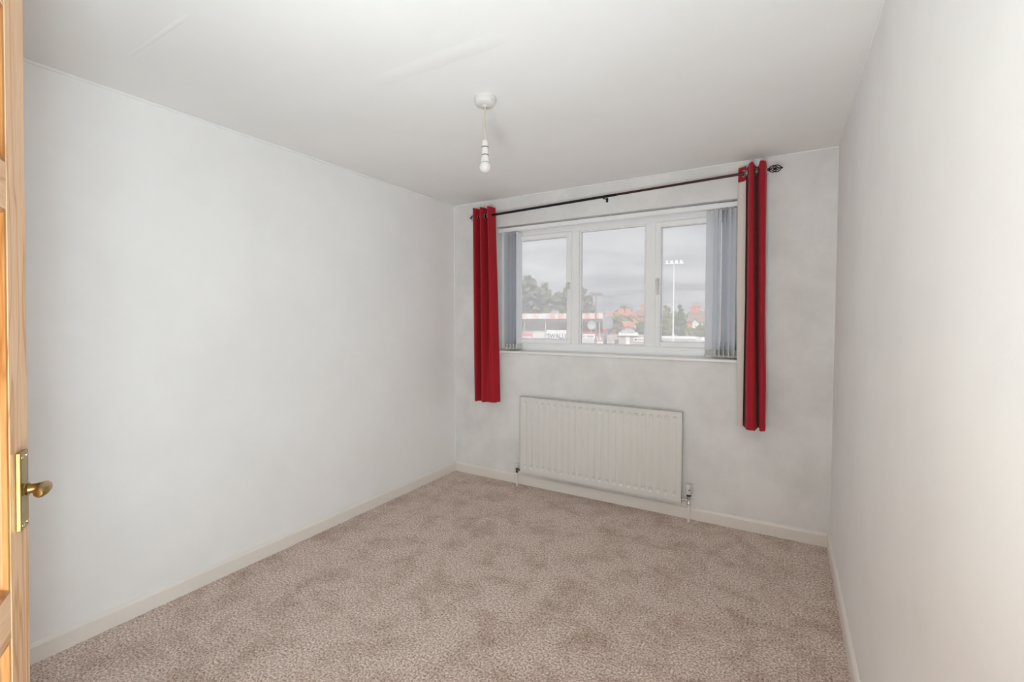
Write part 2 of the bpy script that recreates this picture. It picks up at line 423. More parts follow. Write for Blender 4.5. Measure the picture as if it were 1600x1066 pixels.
# window board: thick, rounded nose proud of the wall
s = MB(); s.box((WX0 - .002, YB - .022, WZ0 - .004), (WX1 + .002, FY, WZ0 + .016), .007, 3)
wp(s, 'window_board', M['sill'], win, smooth=40)

# ------------------------------------------------------------------ pine door, standing open on the left
DW, DHT, DT = 0.762, 2.040, 0.040
door = struct(empty('door_1', (-0.661, -0.079, 0.008), (R(1.05), 0, R(153.0))))
tag(door, 'six-panel pine door standing open at the left edge of the room', 'door')
ST = 0.098
rails = [(0.0, 0.21), (0.775, 0.865), (1.575, 1.66), (1.94, DHT)]
for x0 in (0, DW - ST):
    MB().box((x0, -DT / 2, 0), (x0 + ST, DT / 2, DHT), .002).build('stile', M['pine_z'], door)
for z0, z1 in rails:
    MB().box((ST, -DT / 2 + .0004, z0), (DW - ST, DT / 2 - .0004, z1), .001).build('rail', M['pine_x'], door)
mx0, mx1 = DW / 2 - .045, DW / 2 + .045
for (a, c) in zip(rails, rails[1:]):
    z0, z1 = a[1], c[0]
    MB().box((mx0, -DT / 2 + .0004, z0), (mx1, DT / 2 - .0004, z1), .001).build('muntin', M['pine_z'], door)
    for x0, x1 in ((ST, mx0), (mx1, DW - ST)):
        # raised and fielded panel with an ovolo moulding round it
        p = MB()
        def frus(sgn):
            lv = [(0, DT / 2 - .001), (.006, DT / 2 - .002), (.011, DT / 2 - .008), (.013, .006), (.045, .012), (.047, .0135)]
            prev = None
            for ins, y in lv:
                q = [p.bm.verts.new((X, sgn * y, Z)) for X, Z in ((x0 + ins, z0 + ins), (x1 - ins, z0 + ins), (x1 - ins, z1 - ins), (x0 + ins, z1 - ins))]
                if prev:
                    for i in range(4):
                        j = (i + 1) % 4; p.bm.faces.new((prev[i], prev[j], q[j], q[i]))
                prev = q
            p.bm.faces.new(prev)
        frus(-1); frus(1)
        p.build('panel', M['pine_p'], door)
HZ = 1.042; HX = DW - .052
fy = -DT / 2
pl = MB().box((HX - .0205, fy - .0085, HZ - .076), (HX + .0205, fy - .0002, HZ + .076), .0015).build('lock_plate', M['brass'], door)
tag(pl, 'rectangular aged brass plate')
sc = MB().lathe([(.0042, 0), (.0042, .0008), (.003, .0016)], 14, axis='y').mesh('screw', M['screw'], 40)
for dx in (-.0125, .0125):
    for dz in (-.066, .066): place('screw', sc, pl, (HX + dx, fy - .0086, HZ + dz), (R(180), 0, 0))
lev = MB()
lev.lathe([(.0125, fy - .014), (.011, fy - .010), (.0125, fy - .008)], 18, (HX, 0, HZ), 'y')
path = [(HX, fy - .008, HZ), (HX, fy - .022, HZ + .001), (HX - .002, fy - .033, HZ + .003), (HX - .009, fy - .040, HZ + .005), (HX - .024, fy - .043, HZ + .006), (HX - .044, fy - .043, HZ + .006), (HX - .058, fy - .042, HZ + .006), (HX - .062, fy - .0415, HZ + .006)]
lev.tube(path, [.0105, .0085, .0085, .0095, .0100, .0105, .0095, .0060], 16)
lv = lev.build('lever_handle', M['brass'], door, smooth=50)
tag(lv, 'curved aged brass lever')

# ------------------------------------------------------------------ radiator
RX0, RX1, RZ0, RZ1 = -1.858, -0.588, 0.122, 0.752
RF = YB - 0.083                                # front face
rad = tag(empty('radiator', ((RX0 + RX1) / 2, RF + .03, 0)), 'ivory single panel radiator with vertical flutes below the window', 'radiator')
NG = 23
def rad_front(u, v):
    x = RX0 + (RX1 - RX0) * u; z = RZ0 + .012 + (RZ1 - RZ0 - .012) * v
    m = .024; t = (x - RX0 - m) / (RX1 - RX0 - 2 * m) * NG
    d = 0.0
    if 0 <= t <= NG:
        k = abs((t % 1) - .5) * 2                # 0 at the middle of a flute
        gx = max(0, 1 - (k / .52) ** 2)
        zz = min((z - (RZ0 + .052)), ((RZ1 - .042) - z)) / .014
        gz = max(0, min(1, zz)); gz = gz * gz * (3 - 2 * gz)
        d = .0034 * min(1, gx * 1.5) * gz
        q = min(abs(z - (RZ0 + .060)), abs(z - (RZ1 - .050))) / .010
        d += .0125 * gx * math.exp(-q * q)
    return (x, RF + d, z)
s = MB()
zs = [0, .02] + [.030 + .007 * i for i in range(15)] + [.16 + .70 * i / 6 for i in range(7)] + [.876 + .007 * i for i in range(14)] + [.985, 1.0]
nx = NG * 12 + 9
V = [[s.bm.verts.new(rad_front(i / (nx - 1), v)) for v in zs] for i in range(nx)]
for i in range(nx - 1):
    for j in range(len(zs) - 1): s.bm.faces.new((V[i][j], V[i+1][j], V[i+1][j+1], V[i][j+1]))
wp(s, 'front_sheet', M['enamel'], rad, smooth=30)
s = MB(); s.box((RX0, RF + .0085, RZ0 + .012), (RX1, RF + .030, RZ1 - .001), .002)
s.box((RX0, RF, RZ0 + .012), (RX0 + .002, RF + .01, RZ1)); s.box((RX1 - .002, RF, RZ0 + .012), (RX1, RF + .01, RZ1)); s.box((RX0, RF, RZ1 - .002), (RX1, RF + .01, RZ1))
wp(s, 'back_sheet', M['enamel'], rad)
s = MB(); s.tube([(RX0 + .004, RF + .010, RZ0 + .006), (RX1 - .004, RF + .010, RZ0 + .006)], .0065, 10); s.box((RX0, RF + .002, RZ0 + .001), (RX1, RF + .020, RZ0 + .0125), .003)
wp(s, 'bottom_seam', M['enamel'], rad)
for x in (RX0 + .12, RX1 - .10):
    wp(MB().box((x, RF + .029, RZ0 + .05), (x + .03, YB - .0005, RZ1 - .06), .002), 'bracket', M['enamel'], rad)
VY = RF + .022
# thermostatic valve on the right
tv = wp(MB().lathe([(.0115, .118), (.0115, .130), (.0085, .134), (.0085, .158), (.0135, .160), (.0135, .176), (.010, .180)], 18, (-.545, VY, 0)).lathe([(.0125, RX1 + .0), (.0125, RX1 + .011), (.008, RX1 + .013), (.008, -.548)], 14, (0, VY, .146), 'x'), 'thermostatic_valve', M['chrome'], rad, smooth=40)
wp(MB().lathe([(.0145, .179), (.0155, .182), (.0155, .189), (.0145, .191)], 20, (-.545, VY, 0)), 'collar', M['dark'], tv, smooth=40)
hd = MB()
prof = [(.0165, .190), (.0195, .194), (.0195, .221), (.0180, .2225), (.0180, .2245), (.0192, .226), (.0185, .252), (.0160, .259), (.001, .261)]
seg = 36; rings_ = []
for r_, z in prof:
    rings_.append([hd.bm.verts.new((-.545 + (r_ - (.0011 if k % 3 == 0 and .2 < z < .225 else 0)) * math.cos(2*math.pi*k/seg), VY + (r_ - (.0011 if k % 3 == 0 and .2 < z < .225 else 0)) * math.sin(2*math.pi*k/seg), z)) for k in range(seg)])
for A, B in zip(rings_, rings_[1:]):
    for k in range(seg): hd.bm.faces.new((A[k], A[(k+1) % seg], B[(k+1) % seg], B[k]))
hd.bm.faces.new(rings_[-1]); hd.bm.faces.new(rings_[0][::-1])
wp(hd, 'valve_head', M['plastic'], tv, smooth=40)
wp(MB().box((-.5435, VY - .0202, .2215), (-.532, VY - .0175, .2250)), 'scale_mark', M['dark'], tv)
wp(MB().tube([(-.545, VY, .119), (-.545, VY, -.0)], .0085, 14), 'pipe', M['skirting'], rad, smooth=True)
# lockshield valve on the left
LX = -1.897
lv_ = wp(MB().lathe([(.010, .112), (.011, .118), (.008, .122), (.0105, .128), (.0115, .150), (.009, .154)], 16, (LX, VY, 0)).lathe([(.008, LX), (.008, RX0 - .012), (.0115, RX0 - .011), (.0115, RX0)], 12, (0, VY, .138), 'x'), 'lockshield_valve', M['brassdark'], rad, smooth=40)
wp(MB().lathe([(.0115, .153), (.0125, .156), (.0120, .180), (.0095, .184)], 18, (LX, VY, 0)), 'cap', M['plastic'], lv_, smooth=40)
wp(MB().tube([(LX, VY, .113), (LX, VY, -.0)], .0065, 12), 'pipe', M['skirting'], rad, smooth=True)

# ------------------------------------------------------------------ pendant light
PX, PY = -1.207, 1.802
pen = tag(empty('pendant_light', (PX, PY, H)), 'white ceiling rose with flex and bare pearl bulb, unlit', 'pendant light')
O = (PX, PY, 0)
wp(MB().lathe([(.049, H), (.050, H - .004), (.050, H - .016), (.047, H - .019), (.047, H - .022), (.046, H - .030), (.040, H - .035), (.012, H - .036), (.009, H - .040), (.004, H - .041)][::-1], 40, O), 'ceiling_rose', M['plastic'], pen, smooth=40)
cp = [(PX + .0012 * math.sin(i * .7), PY + .0012 * math.cos(i * .6), H - .038 - (H - .038 - 2.203) * i / 12) for i in range(13)]
wp(MB().tube(cp, .0031, 10), 'flex', M['cord'], pen, smooth=True)
ho = wp(MB().lathe([(.005, 2.207), (.0125, 2.205), (.0150, 2.200), (.0158, 2.176), (.0158, 2.138), (.0170, 2.132), (.0200, 2.118), (.0225, 2.108), (.021, 2.106)][::-1], 28, O), 'lamp_holder', M['plastic'], pen, smooth=40)
for z in (2.175, 2.139):
    wp(MB().lathe([(.0160, z - .0016), (.0166, z - .001), (.0166, z + .001), (.0160, z + .0016)], 28, O), 'band', M['dark'], ho)
bp = [(.0135, 2.112), (.0170, 2.106)] + [(.0275 * math.cos(a), 2.0865 - .0275 * math.sin(a)) for a in [R(-42 + 12 * i) for i in range(11)]] + [(.0012, 2.059)]
wp(MB().lathe(bp[::-1], 32, O), 'bulb', M['bulb'], pen, smooth=60)

# ------------------------------------------------------------------ curtain pole
def polez(x): return 2.2475 + (x + 2.268) / (2.202) * .052
PYY = YB - .090
pole = tag(empty('curtain_pole', (-1.16, YB, polez(-1.16))), 'dark slim metal curtain pole with cage finials above the window', 'curtain pole')
wp(MB().tube([(-2.262, PYY, polez(-2.262)), (-1.06, PYY, polez(-1.06))], .0095, 16), 'pole_section', M['iron'], pole, smooth=True)
wp(MB().tube([(-1.085, PYY, polez(-1.085)), (-.095, PYY, polez(-.095))], .0080, 16), 'pole_section', M['pole'], pole, smooth=True)
def finial(x, sgn):
    z = polez(x); s = MB()
    s.lathe([(.0105, -.012), (.0115, -.004), (.008, 0), (.006, .006), (.009, .010)], 14, axis='x')
    L = .068
    for k in range(4):
        pts = []
        for i in range(17):
            t = i / 16; a = k * math.pi / 2 + t * 2.2
            r_ = .0215 * math.sin(math.pi * t) ** .8 + .002
            pts.append((.008 + L * t, r_ * math.cos(a), r_ * math.sin(a)))
        s.tube(pts, .0030, 6)
    s.lathe([(.001, .008 + L - .004), (.006, .008 + L), (.005, .008 + L + .006), (.001, .008 + L + .009)], 12, axis='x')
    s.lathe([(.001, .030), (.007, .035), (.009, .042), (.007, .049), (.001, .054)], 12, axis='x')
    for v in s.bm.verts: v.co = Vector((x + sgn * v.co.x, PYY + v.co.y, z + v.co.z))
    wp(s, 'finial', M['iron'], pole, smooth=50)
finial(-2.262, -1); finial(-.112, 1)
def bracket(x):
    z = polez(x); s = MB()
    s.box((x - .008, YB - .004, z - .022), (x + .008, YB, z + .012), .002)
    s.tube([(x, YB - .003, z - .004), (x, YB - .045, z - .005), (x, PYY + .011, z - .008)], .0042, 10)
    pts = [(x, PYY + .0115 * math.cos(a), z + .0115 * math.sin(a)) for a in [R(200 + 14 * i) for i in range(11)]]
    s.tube(pts, .0032, 8)
    s.tube([(x + .004, PYY, z - .010), (x + .004, PYY, z - .020)], .0026, 8)
    wp(s, 'bracket', M['iron'], pole, smooth=50)
for x in (-2.215, -1.157, -.135): bracket(x)

# ------------------------------------------------------------------ curtains
def catmull(P, n):
    P = [Vector(p) for p in P]; Q = [P[0] * 2 - P[1]] + P + [P[-1] * 2 - P[-2]]; out = []
    for i in range(len(P) - 1):
        a, b_, c, d = Q[i:i + 4]
        for k in range(n):
            t = k / n
            out.append(.5 * ((2 * b_) + (-a + c) * t + (2 * a - 5 * b_ + 4 * c - d) * t * t + (-a + 3 * b_ - 3 * c + d) * t ** 3))
    out.append(P[-1]); return out
def curtain(name, label, top, mid, bot, ztop, zbot, eyelets, seed):
    """plan outlines (x, distance from wall) at top, middle and hem, lofted; lining as its own layer behind"""
    root = tag(empty(name, (sum(p[0] for p in top) / len(top), YB - .08, zbot)), label, 'curtain')
    T, Mi, B = (catmull(p, 7) for p in (top, mid, bot)); n = len(T); NZ = 30
    def pt(i, v, off):
        """v 0 = hem, 1 = top; off > 0 towards the wall side of the cloth"""
        def sec(j):
            j = max(0, min(n - 1, j)); w = v * 2
            return B[j].lerp(Mi[j], w) if w < 1 else Mi[j].lerp(T[j], w - 1)
        p = sec(i); tg = sec(i + 1) - sec(i - 1)
        nr = Vector((-tg.y, tg.x)); nr = nr.normalized() if nr.length else Vector((0, 1))
        # path runs left to right: its left normal in (x, distance) points into the room
        p = p - nr * off
        wob = mnoise.noise(Vector((i * .10, v * 3.1, seed))) * .006 * (1 - v) + mnoise.noise(Vector((i * .3, v * 7, seed + 9))) * .0015
        zt = ztop(p.x) if callable(ztop) else ztop
        z = zbot + (zt - zbot) * v + (.004 * mnoise.noise(Vector((i * .25, v * 2, seed + 4))))
        return (p.x + wob, YB - max(.012, p.y + wob), z)
    def layer(nm, off, th, v0, v1, m, par):
        s = MB(); g = {}
        for side, o_ in ((0, off), (1, off + th)):
            for i in range(n):
                for j in range(NZ + 1): g[side, i, j] = s.bm.verts.new(pt(i, v0 + (v1 - v0) * j / NZ, o_))
        for i in range(n - 1):
            for j in range(NZ):
                s.bm.faces.new([g[0, a, b_] for a, b_ in ((i, j), (i+1, j), (i+1, j+1), (i, j+1))])
                s.bm.faces.new([g[1, a, b_] for a, b_ in ((i, j+1), (i+1, j+1), (i+1, j), (i, j))])
            s.bm.faces.new((g[0, i, 0], g[1, i, 0], g[1, i+1, 0], g[0, i+1, 0])); s.bm.faces.new((g[0, i, NZ], g[0, i+1, NZ], g[1, i+1, NZ], g[1, i, NZ]))
        for j in range(NZ):
            s.bm.faces.new((g[0, 0, j], g[0, 0, j+1], g[1, 0, j+1], g[1, 0, j])); s.bm.faces.new((g[0, n-1, j], g[1, n-1, j], g[1, n-1, j+1], g[0, n-1, j+1]))
        return wp(s, nm, m, par, smooth=50)
    f = layer('fabric', 0, .0012, 0, 1, M['red'], root)
    li = layer('lining', .0016, .0008, .0, .945, M['cream'], root); tag(li, 'cream cotton lining')
    for x, d, ang in eyelets:
        s = MB(); pts = [(0, .0185 * math.cos(2 * math.pi * k / 20), .0185 * math.sin(2 * math.pi * k / 20)) for k in range(21)]
        s.tube(pts, .0042, 8, cap=False)
        for v in s.bm.verts:
            c_, s_ = math.cos(ang), math.sin(ang); q = v.co.copy()
            v.co = Vector((x + q.x * c_ - q.y * s_, YB - d + q.x * s_ + q.y * c_, polez(x) + q.z))
        wp(s, 'eyelet', M['eyelet'], root, smooth=True)
    return root
lt = [(-2.300, .060), (-2.288, .130), (-2.262, .135), (-2.252, .040), (-2.238, .025), (-2.222, .120), (-2.196, .140), (-2.184, .045), (-2.168, .030), (-2.150, .115), (-2.128, .135), (-2.112, .050)]
lm = [(-2.302, .060), (-2.288, .120), (-2.260, .130), (-2.250, .045), (-2.236, .030), (-2.216, .115), (-2.190, .145), (-2.176, .075), (-2.164, .062), (-2.140, .110), (-2.112, .110), (-2.092, .040)]
lb = [(-2.300, .060), (-2.284, .115), (-2.262, .125), (-2.248, .080), (-2.232, .070), (-2.214, .115), (-2.186, .135), (-2.164, .110), (-2.148, .105), (-2.124, .110), (-2.092, .100), (-2.072, .040)]
curtain('curtain', 'narrow red curtain bunched at the corner side of the window', lt, lm, lb, 2.317, .683, [(-2.256, .092, .2), (-2.229, .088, -.2), (-2.189, .092, .2), (-2.158, .088, -.2)], 1.0)
rt_ = [(-.226, .092), (-.242, .068), (-.268, .058), (-.272, .046), (-.250, .040), (-.230, .030), (-.219, .075), (-.204, .140), (-.186, .142), (-.178, .060), (-.168, .022), (-.158, .060), (-.150, .135), (-.132, .144), (-.118, .125), (-.116, .050)]
rm = [(-.220, .094), (-.238, .066), (-.266, .054), (-.270, .042), (-.246, .038), (-.226, .030), (-.214, .075), (-.200, .140), (-.172, .146), (-.164, .060), (-.154, .022), (-.145, .060), (-.138, .130), (-.124, .142), (-.110, .125), (-.108, .050)]
rb_ = [(-.220, .096), (-.232, .068), (-.250, .054), (-.253, .042), (-.238, .038), (-.224, .030), (-.212, .075), (-.196, .140), (-.150, .146), (-.144, .070), (-.135, .030), (-.129, .070), (-.124, .130), (-.112, .140), (-.096, .125), (-.093, .050)]
curtain('curtain', 'red curtain at the right of the window with its cream lining turned out', rt_, rm, rb_, 2.343, .692, [(-.240, .088, .6), (-.222, .092, .1), (-.172, .092, .1), (-.160, .09, -.1), (-.117, .09, .1)], 5.0)

# ------------------------------------------------------------------ vertical blind, drawn to both sides
blind = tag(empty('vertical_blind', ((WX0 + WX1) / 2, YB + .05, WZ1)), 'white vertical blind drawn open to both sides of the window', 'blind')
BY = YB + .048; HRZ = WZ1 - .010
s = MB(); s.box((WX0 + .006, BY - .020, HRZ - .034), (WX1 - .006, BY + .020, HRZ), .003); s.box((WX0 + .006, BY - .022, HRZ - .030), (WX1 - .006, BY - .019, HRZ - .026))
wp(s, 'headrail', M['upvc'], blind)
for x in (WX0 + .25, -1.15, WX1 - .25): wp(MB().box((x - .012, BY + .002, HRZ - .008), (x + .012, BY + .024, HRZ + .0095), .002), 'clip', M['plastic'], blind)
SW, SL = .089, HRZ - .046 - (WZ0 + .036)
def slat_mesh():
    s = MB()
    def fn(u, v): return ((u - .5) * SW, .004 * math.sin(math.pi * u), -SL * v)
    s.grid(9, 3, fn)
    g = bmesh.ops.solidify(s.bm, geom=s.bm.faces[:], thickness=.0007)
    return s.mesh('slat', M['slat'], 40)
def weight_mesh():
    s = MB(); s.box((-SW / 2 + .004, -.0015, -SL + .002), (SW / 2 - .004, .0055, -SL + .040), .001)
    for e in (-1, 1): s.box((e * (SW / 2 - .004) - .003, -.0035, -SL - .004), (e * (SW / 2 - .004) + .003, .0065, -SL + .010), .001)
    return s.mesh('weight', M['weight'])
def hook_mesh():
    s = MB(); s.box((-.012, -.001, -.012), (.012, .003, .004)); s.box((-.0025, -.001, .002), (.0025, .003, .030)); return s.mesh('hanger', M['plastic'])
SM, WM, HM = slat_mesh(), weight_mesh(), hook_mesh()
def slat(x, deg):
    o = place('slat', SM, blind, Vector((x, BY, HRZ - .046)) - Vector(blind.location), (0, 0, R(deg)))
    place('weight', WM, o); place('hanger', HM, o)
xs_l = [-2.058 + .0150 * i for i in range(9)]
for i, x in enumerate(xs_l): slat(x, 97 + (7 if i % 2 else -7) + rng.uniform(-5, 5))
xs_r = [-.434] + [-.418 + .0275 * i for i in range(9)]
for i, x in enumerate(xs_r): slat(x, (34 if i == 0 else 118 + rng.uniform(-7, 7)))
# bead chains linking the feet of the slats
for xs in (xs_l, xs_r[1:]):
    for e in (-1, 1):
        for a, c in zip(xs, xs[1:]):
            pts = [(a + (c - a) * t, BY + e * .036, WZ0 + .042 - .014 * math.sin(math.pi * t)) for t in [k / 6 for k in range(7)]]
            wp(MB().tube(pts, .0012, 6), 'chain', M['weight'], blind)

# ================================================================== outdoors, seen through the window
GZ = -2.80                                              # ground, one storey down
O_ = {}
O_['grass'] = mat('worn_grass', (0.22, 0.27, 0.12), 0.9, var=0.3, vscale=.4)
O_['tarmac'] = mat('pale_tarmac', (0.36, 0.35, 0.34), 0.9, var=0.15, vscale=.6)
O_['brick'] = mat('red_brickwork', (0.52, 0.20, 0.13), 0.85, var=0.25, vscale=3)
O_['brick2'] = mat('orange_brickwork', (0.62, 0.28, 0.17), 0.85, var=0.25, vscale=3)
O_['render'] = mat('white_render', (0.82, 0.81, 0.79), 0.8, var=0.05, vscale=2)
O_['tile'] = mat('brown_roof_tile', (0.30, 0.19, 0.15), 0.8, var=0.25, vscale=4)
O_['tile2'] = mat('red_roof_tile', (0.50, 0.20, 0.13), 0.8, var=0.25, vscale=4)
O_['white'] = mat('white_sheet', (0.84, 0.83, 0.82), 0.6, var=0.04, vscale=2)
O_['grey'] = mat('grey_cladding', (0.42, 0.43, 0.44), 0.6, var=0.08, vscale=2)
O_['shade'] = mat('beige_block_wall', (0.78, 0.73, 0.69), 0.8, var=0.08, vscale=2)
O_['redpaint'] = mat('red_paint', (0.62, 0.10, 0.08), 0.6, var=0.1, vscale=2)
O_['orangered'] = mat('faded_red_sheet', (0.78, 0.44, 0.36), 0.6, var=0.12, vscale=2)
O_['palepink'] = mat('pale_pink_sheet', (0.84, 0.66, 0.60), 0.6, var=0.08, vscale=2)
O_['seat'] = mat('red_seat_plastic', (0.66, 0.14, 0.13), 0.5, var=0.1)
O_['navy'] = mat('navy_paint', (0.06, 0.08, 0.13), 0.6, var=0.1)
O_['green'] = mat('dark_green_paint', (0.05, 0.16, 0.13), 0.6, var=0.1)
O_['steel'] = mat('galvanised_steel', (0.60, 0.61, 0.63), 0.5, 0.2, var=0.08)
O_['rust'] = mat('weathered_brown_steel', (0.22, 0.17, 0.15), 0.6, 0.2, var=0.1)
O_['pinkwall'] = mat('pink_grey_render', (0.52, 0.40, 0.37), 0.85, var=0.1, vscale=1)
O_['win'] = mat('dark_window_glass', (0.10, 0.11, 0.13), 0.1, var=0.2)
O_['bark'] = mat('pine_bark', (0.20, 0.13, 0.10), 0.9, var=0.3, vscale=2)
O_['pink'] = mat('pink_banner', (0.80, 0.18, 0.26), 0.6, var=0.05)
def leaf_mat(name, col):
    return mat(name, col, 0.7, var=0.35, vscale=.9)
O_['pine'] = leaf_mat('grey_green_needles', (0.215, 0.225, 0.15))
O_['olive'] = leaf_mat('olive_leaves', (0.30, 0.30, 0.12))
O_['mid'] = leaf_mat('mid_green_leaves', (0.19, 0.26, 0.10))
O_['conifer'] = leaf_mat('dark_conifer_needles', (0.12, 0.19, 0.10))

def ground_xy(px, d):
    p = at(px, 497.5, d); return (p.x, p.y)
def zat(py, d): return CH + (499.4 - py) / FPX * d
def bearing(px):
    r_ = ray(px, 500); return math.atan2(r_.x, r_.y)      # from +y towards +x

struct(MB().box((-500, YB + .5, GZ - .5), (400, 700, GZ)).build('floor_outside', O_['tarmac']))

# ---- football stand
DS = 62.0
gx, gy = ground_xy(942, DS)
ang = -bearing(942) - R(15)                              # local +x runs to the viewer's right, +y away
st = tag(empty('football_stand', (gx, gy, GZ), (0, 0, ang)), 'long low football stand with white and red fascia and red seats', 'grandstand')
zf = lambda py: zat(py, DS) - GZ
LN = 17.5
TOP, EAV = zf(489.5), zf(498.5)
# roof: front fascia sheets, sloping sheet, soffit
for i in range(28):
    a = -LN + LN * i / 28; c = -LN + LN * (i + 1) / 28
    MB().box((a + .012, -.06, EAV), (c - .012, .06, TOP)).build('fascia_sheet', O_['palepink'] if (i < 15 and i % 3 == 0) or (i >= 15 and i % 2) else (O_['white'] if i < 15 else O_['orangered']), st)
MB().prism([(0, EAV + .05), (0, EAV + .25), (4.4, TOP - .15), (4.4, TOP - .35)], 'x', -LN, 0).build('roof', O_['grey'], st)
MB().box((-LN, .04, EAV - .42), (0, .2, EAV - .04)).build('eaves_beam', O_['rust'], st)
MB().box((-LN, 4.1, 0), (0, 4.3, TOP - .3)).build('rear_wall', O_['shade'], st)
MB().box((-LN + .9, 4.02, zf(511.5)), (-LN + 4.0, 4.1, zf(505.5))).build('press_box_window', O_['win'], st)
for i, z in enumerate((1.9, 2.2, 2.5, 2.8)):
    MB().box((-LN, 1.2 + i * .7, 0), (-.6, 1.9 + i * .7, z)).build('terrace_step', O_['shade'], st)
    MB().box((-LN * .42, 1.65 + i * .7, z), (-.9, 1.85 + i * .7, z + .32)).build('seat_row', O_['seat'], st)
    MB().box((-LN * .62, 1.65 + i * .7, z), (-LN * .44, 1.85 + i * .7, z + .32)).build('seat_row', O_['white'], st)
for x in (-LN + .1, -LN + 4.3, -LN + 5.9, -LN + 9.2, -.5):
    MB().box((x - .06, .1, 0), (x + .06, .22, EAV)).build('post', O_['steel'], st)
# the right-hand end screen: clad gable with grey sheet above and red, green and white below
def end_piece(name, pts, m): return MB().prism(pts, 'x', -.02, .10).build(name, m, st)
end_piece('end_screen', [(0, zf(514)), (4.9, zf(514)), (4.9, TOP - 1.0), (3.6, TOP - .40), (0, EAV + .55)], O_['grey'])
end_piece('end_panel', [(0, zf(521)), (2.2, zf(521)), (2.2, zf(514)), (0, zf(514))], O_['redpaint'])
end_piece('end_panel', [(2.2, zf(526)), (4.9, zf(520)), (4.9, zf(514)), (2.2, zf(514))], O_['green'])
end_piece('end_panel', [(0, 0), (4.9, 0), (4.9, zf(520)), (2.2, zf(526)), (2.2, zf(521)), (0, zf(521))], O_['grey'])
for i in range(5):
    MB().box((-.95, .2 + i * .4, 0), (-.1, .6 + i * .4, zf(531) + i * .26)).build('stair_step', O_['white'] if i % 2 else O_['orangered'], st)

# boards along the pitch side of the stand
def board(name, label, x0, x1, z0, z1, m, text=None, tm=None, frac=.62, yy=-1.2, cat='sign'):
    root = empty(name, (0, 0, 0)); root.parent = None
    mw = Matrix.Translation((gx, gy, GZ)) @ Matrix.Rotation(ang, 4, 'Z')
    root.location = mw @ Vector(((x0 + x1) / 2, yy, 0)); root.rotation_euler = (0, 0, ang)
    w = (x1 - x0) / 2
    MB().box((-w, -.03, z0), (w, .03, z1), .005).build('panel', m, root)
    for e in (-w * .8, w * .8): MB().box((e - .04, .03, 0), (e + .04, .10, z1)).build('post', O_['steel'], root)
    if text:
        cu = bpy.data.curves.new('lettering', 'FONT'); cu.body = text; cu.extrude = .004
        cu.size = frac / .7; cu.offset = .018
        tmp = bpy.data.objects.new('tmp', cu); COL.objects.link(tmp)
        dg = bpy.context.evaluated_depsgraph_get(); me = bpy.data.meshes.new_from_object(tmp.evaluated_get(dg))
        bpy.data.objects.remove(tmp)
        xs = [v.co.x for v in me.vertices]; wid = max(xs) - min(xs); k = (2 * w * .92) / wid
        for v in me.vertices:
            v.co = Vector(((v.co.x - min(xs)) * k - w * .94, -.035 - v.co.z, z0 + .20 + v.co.y))
        me.materials.clear(); me.materials.append(tm)
        place('lettering', me, root)
    return tag(root, label, cat)
def lx(px): return (px - 942) / FPX * DS * 1.03          # local x on the stand's front for a photo column
board('advertising_board', 'white board lettered SWALLO in front of the stand', lx(856), lx(895), zf(532), zf(516.5), O_['white'], 'SWALLO', O_['navy'], .64)
bd = board('advertising_board', 'long white board with small lettering beside the floodlight mast', lx(899), lx(936), zf(529), zf(522), O_['white'])
k = 0
for i in range(17):
    x = -1.35 + i * .155
    if i in (9, 10): continue
    MB().box((x, -.04, zf(526.8)), (x + .10, -.03, zf(524.6))).build('letter_mark', O_['rust'], bd)
board('advertising_board', 'pink board at the foot of the stand by the left blind', lx(814), lx(832), zf(527), zf(522), O_['pink'])
board('advertising_board', 'small white slatted crate-like board below the stand stairs', lx(937), lx(949), zf(540), zf(533), O_['white'], yy=-2.2)

# pitch barrier rails in front of the stand
br = tag(empty('pitch_barrier', (gx, gy, GZ), (0, 0, ang)), 'low pitch barrier of pale rails in front of the stand', 'barrier')
for z in (zf(533), zf(537)): MB().box((-LN, -3.05, z - .05), (.2, -2.98, z + .05)).build('rail', O_['steel'], br)
for i in range(9): MB().box((-LN + i * 2.15, -2.98, 0), (-LN + i * 2.15 + .07, -2.9, zf(532.5))).build('post', O_['steel'], br)

# ---- floodlight masts
def mast(name, label, px, d, py_top, half_px, nl, m, lampm, r0):
    x, y = ground_xy(px, d); h = zat(py_top, d) - GZ
    a = -bearing(px)
    root = tag(empty(name, (x, y, GZ), (0, 0, a)), label, 'floodlight', 'floodlight masts by the pitch')
    MB().tube([(0, 0, 0), (0, 0, h * .28), (0, 0, h * .281), (0, 0, h)], [r0 * 1.6, r0 * 1.5, r0, r0 * .7], 12).build('column', m, root, smooth=40)
    w = half_px / FPX * d
    MB().box((-w, -.05, h - .05), (w, .05, h + .05)).build('crossbar', m, root)
    for i in range(nl):
        lx_ = -w + 2 * w * (i + .5) / nl; s_ = w / nl * .58
        la = MB().prism([(-.05, -.12), (.22, -.20), (.26, .12), (-.02, .26)], 'x', -s_, s_).build('lamp_head', lampm, root, (lx_, -.2, h + .02), smooth=False)
    return root
mast('floodlight_mast', 'thin brown floodlight mast with a row of small lamps before the stand', 931, 54, 460, 10, 7, O_['rust'], O_['rust'], .085)
mast('floodlight_mast', 'tall white floodlight mast with four lamps in the right casement view', 1052, 46, 412, 14, 4, O_['white'], O_['white'], .085)
